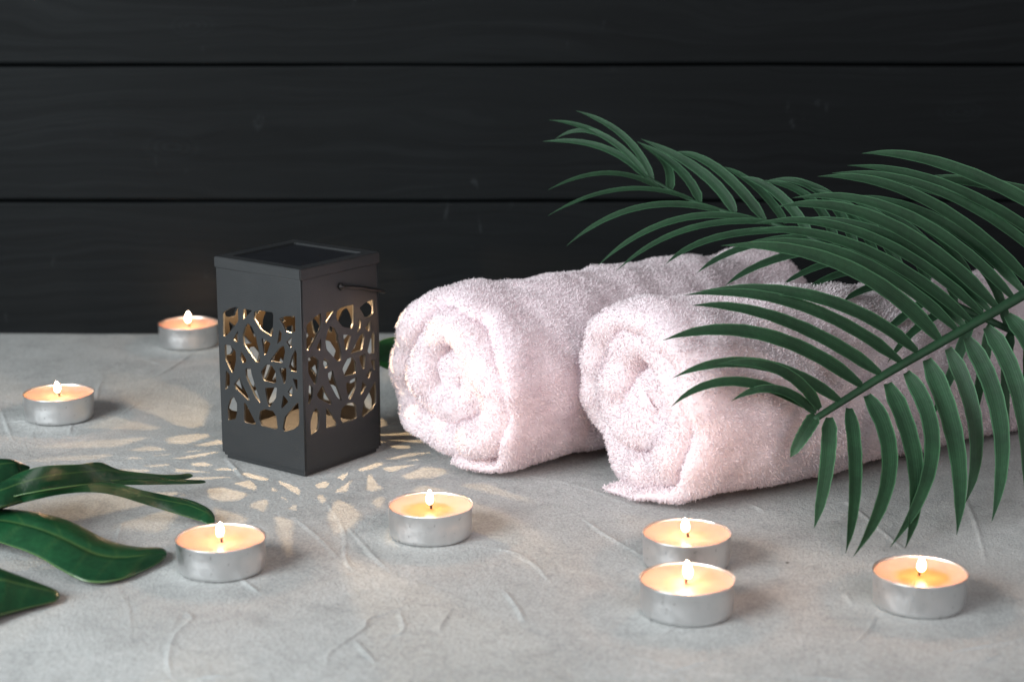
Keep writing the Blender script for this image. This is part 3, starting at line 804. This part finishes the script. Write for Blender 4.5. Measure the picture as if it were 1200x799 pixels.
# ------------------------------------------------------------------ leaf tip behind the lantern
def build_leaf_tip():
    Y = 1.02
    pts = [at_depth(438, 420, Y), at_depth(452, 419, Y+.004), at_depth(480, 417, Y+.01), at_depth(520, 416, Y+.015), at_depth(575, 424, Y+.02)]
    path = smooth_path(pts, 24)
    hw = [0.0110*math.sin(PI*min(1, 0.10+0.9*i/23))**0.7+0.0002 for i in range(24)]
    o = strip_mesh('leaf', path, hw, Vector((0, -0.75, 0.65)), 0.5, M_mon, None)
    tag(o, 'small dark green leaf tip peeping out between the lantern and the far towel', 'leaf')
build_leaf_tip()

# ------------------------------------------------------------------ tealights
CR, CH = 0.0190, 0.0138
def make_tealight():
    t = thing('tealight', '', 'candle', group='tealight candles')
    bm = bmesh.new()
    prof = [(0.0, 0.0004), (CR*0.86, 0.0003), (CR*0.93, 0.0), (CR*0.965, 0.0008), (CR*0.975, 0.0020), (CR*0.988, CH*0.55), (CR*0.992, CH-0.0006), (CR*1.006, CH-0.0002), (CR*1.008, CH+0.0001), (CR*0.995, CH+0.0002), (CR*0.982, CH-0.0004), (CR*0.978, CH*0.6)]
    rings = lathe(bm, prof[1:], 96)
    bm.faces.new(rings[0][::-1])
    for v in bm.verts:                                    # hand-dented foil
        a = math.atan2(v.co.y, v.co.x); k = 0.00032*noise.noise(Vector((math.cos(a)*2.2, math.sin(a)*2.2, v.co.z*160)))+0.00010*noise.noise(Vector((math.cos(a)*9, math.sin(a)*9, v.co.z*90)))
        v.co.x *= 1+k/CR; v.co.y *= 1+k/CR
    from_bm('cup', bm, M_alu, t, True)
    bm = bmesh.new(); zw = CH-0.0013
    rings = lathe(bm, [(0.0006, zw-0.0008), (0.003, zw-0.0009), (0.007, zw-0.00085), (0.011, zw-0.0007), (0.0145, zw-0.00035), (0.0168, zw+0.00005), (0.0180, zw+0.0004), (CR*0.9795, zw+0.0006)], 64)
    bm.faces.new(rings[0])
    for v in bm.verts: v.co.z += 0.00035*noise.noise(Vector((v.co.x*160, v.co.y*160, 0)))
    from_bm('wax', bm, M_wax[0], t, True)
    bm = bmesh.new()
    P = [Vector((0.0006, 0, zw-0.0012)), Vector((0.0003, 0, zw+0.0012)), Vector((-0.0003, 0, zw+0.0030)), Vector((-0.0010, 0.0002, zw+0.0046))]
    tube(bm, smooth_path(P, 14), [0.00052]*14, 8)
    wick = from_bm('wick', bm, M_wick, t, True)
    bm = bmesh.new()
    fz = zw+0.0013
    prof = [(0.0008, 0), (0.0015, 0.0004), (0.0021, 0.0014), (0.0024, 0.0027), (0.0024, 0.0042), (0.0021, 0.0056), (0.0016, 0.0069), (0.0011, 0.0078), (0.0006, 0.0085), (0.00015, 0.0089)]
    sp = smooth_path([Vector((r, 0, z)) for r, z in prof], 36)
    lathe(bm, [(max(0.00005, p.x), p.z) for p in sp], 32, True, True)
    for v in bm.verts: v.co *= 0.78
    fl = from_bm('flame', bm, M_flame, t, True); fl.location = (-0.0005, 0, fz)
    return t
def copy_thing(root):
    r = root.copy(); COL.objects.link(r)
    for ch in list(root.children):
        c = ch.copy(); COL.objects.link(c); c.parent = r
    return r
# (picture x, y of the centre of the cup's top), label, pooled wax, turn
TEA = [((221,378.5), 'lit tealight farthest back, against the dark wall left of the lantern', 0, 0.3),
       ((68.5,460), 'lit tealight at the far left, on the table above the split green leaf', 0, 1.2),
       ((258.5,629.5), 'lit tealight next to the tips of the split green leaf', 0, -0.5),
       ((504.5,591), 'lit tealight standing alone in front of the far towel, yellow melted wax', 1, 0.9),
       ((805,623.5), 'lit tealight partly hidden behind another one, nearest the front towel', 0, 0.2),
       ((805.5,677.5), 'lit tealight nearest the camera, overlapping the one behind it', 0, 2.7),
       ((1078.5,669), 'lit tealight at far right below the palm leaf tips, orange melted pool', 1, 2.0)]
proto = make_tealight()
for k, ((px, py), lab, pooled, rz) in enumerate(TEA):
    o = proto if k == 0 else copy_thing(proto)
    p = on_plane(px, py, CH); o.location = (p.x, p.y, 0.0); o.rotation_euler = (0, 0, rz)
    o['label'] = lab
    ld = bpy.data.lights.new('candle_light', 'POINT'); ld.energy = 0.018; ld.color = (1.0, 0.50, 0.27); ld.shadow_soft_size = 0.0022
    lo = bpy.data.objects.new('candle_light', ld); COL.objects.link(lo); lo.parent = o; lo.location = (-0.0005, 0, CH+0.0125)
    s = 1.0+0.012*math.sin(k*2.1)
    for ch in o.children:
        n = ch.name.split('.')[0]
        if n == 'wax' and pooled:
            ch.data = ch.data.copy(); ch.data.materials[0] = M_wax[1]
        if n == 'flame':
            ch.scale = (1.0+0.07*math.sin(k*1.7), 1.0, 1.0+0.14*math.sin(k*2.9+0.5)); ch.rotation_euler = (0.10*math.sin(k*3.1), 0.12*math.cos(k*2.3+1), 0)

# ------------------------------------------------------------------ light: soft window from the left, faint room fill
w = bpy.data.worlds.new('World'); scene.world = w; w.use_nodes = True
bg = w.node_tree.nodes['Background']; bg.inputs[0].default_value = (0.98, 0.97, 0.98, 1); bg.inputs[1].default_value = 0.15
def area(name, loc, target, size, size_y, watts, col):
    l = bpy.data.lights.new(name, 'AREA'); l.shape = 'RECTANGLE'; l.size = size; l.size_y = size_y; l.energy = watts; l.color = col
    o = bpy.data.objects.new(name, l); COL.objects.link(o); o.location = loc
    o.rotation_euler = (Vector(target)-Vector(loc)).to_track_quat('-Z', 'Y').to_euler()
area('window_light', (-0.88, 0.08, 0.53), (0.0, 0.95, 0.03), 0.7, 0.65, 30, (0.91, 0.97, 1.0))

area('front_fill', (0.55, -0.25, 0.85), (0.1, 0.92, 0.03), 1.0, 0.8, 10, (1.0, 0.91, 0.94))

scene.view_settings.view_transform = 'Standard'; scene.view_settings.look = 'None'
scene.view_settings.exposure = 0; scene.view_settings.gamma = 1
scene.render.engine = 'CYCLES'
scene.cycles.max_bounces = 14; scene.cycles.diffuse_bounces = 9; scene.cycles.transmission_bounces = 10; scene.cycles.transparent_max_bounces = 12; scene.cycles.sample_clamp_indirect = 4.0
scene.cycles.use_denoising = True
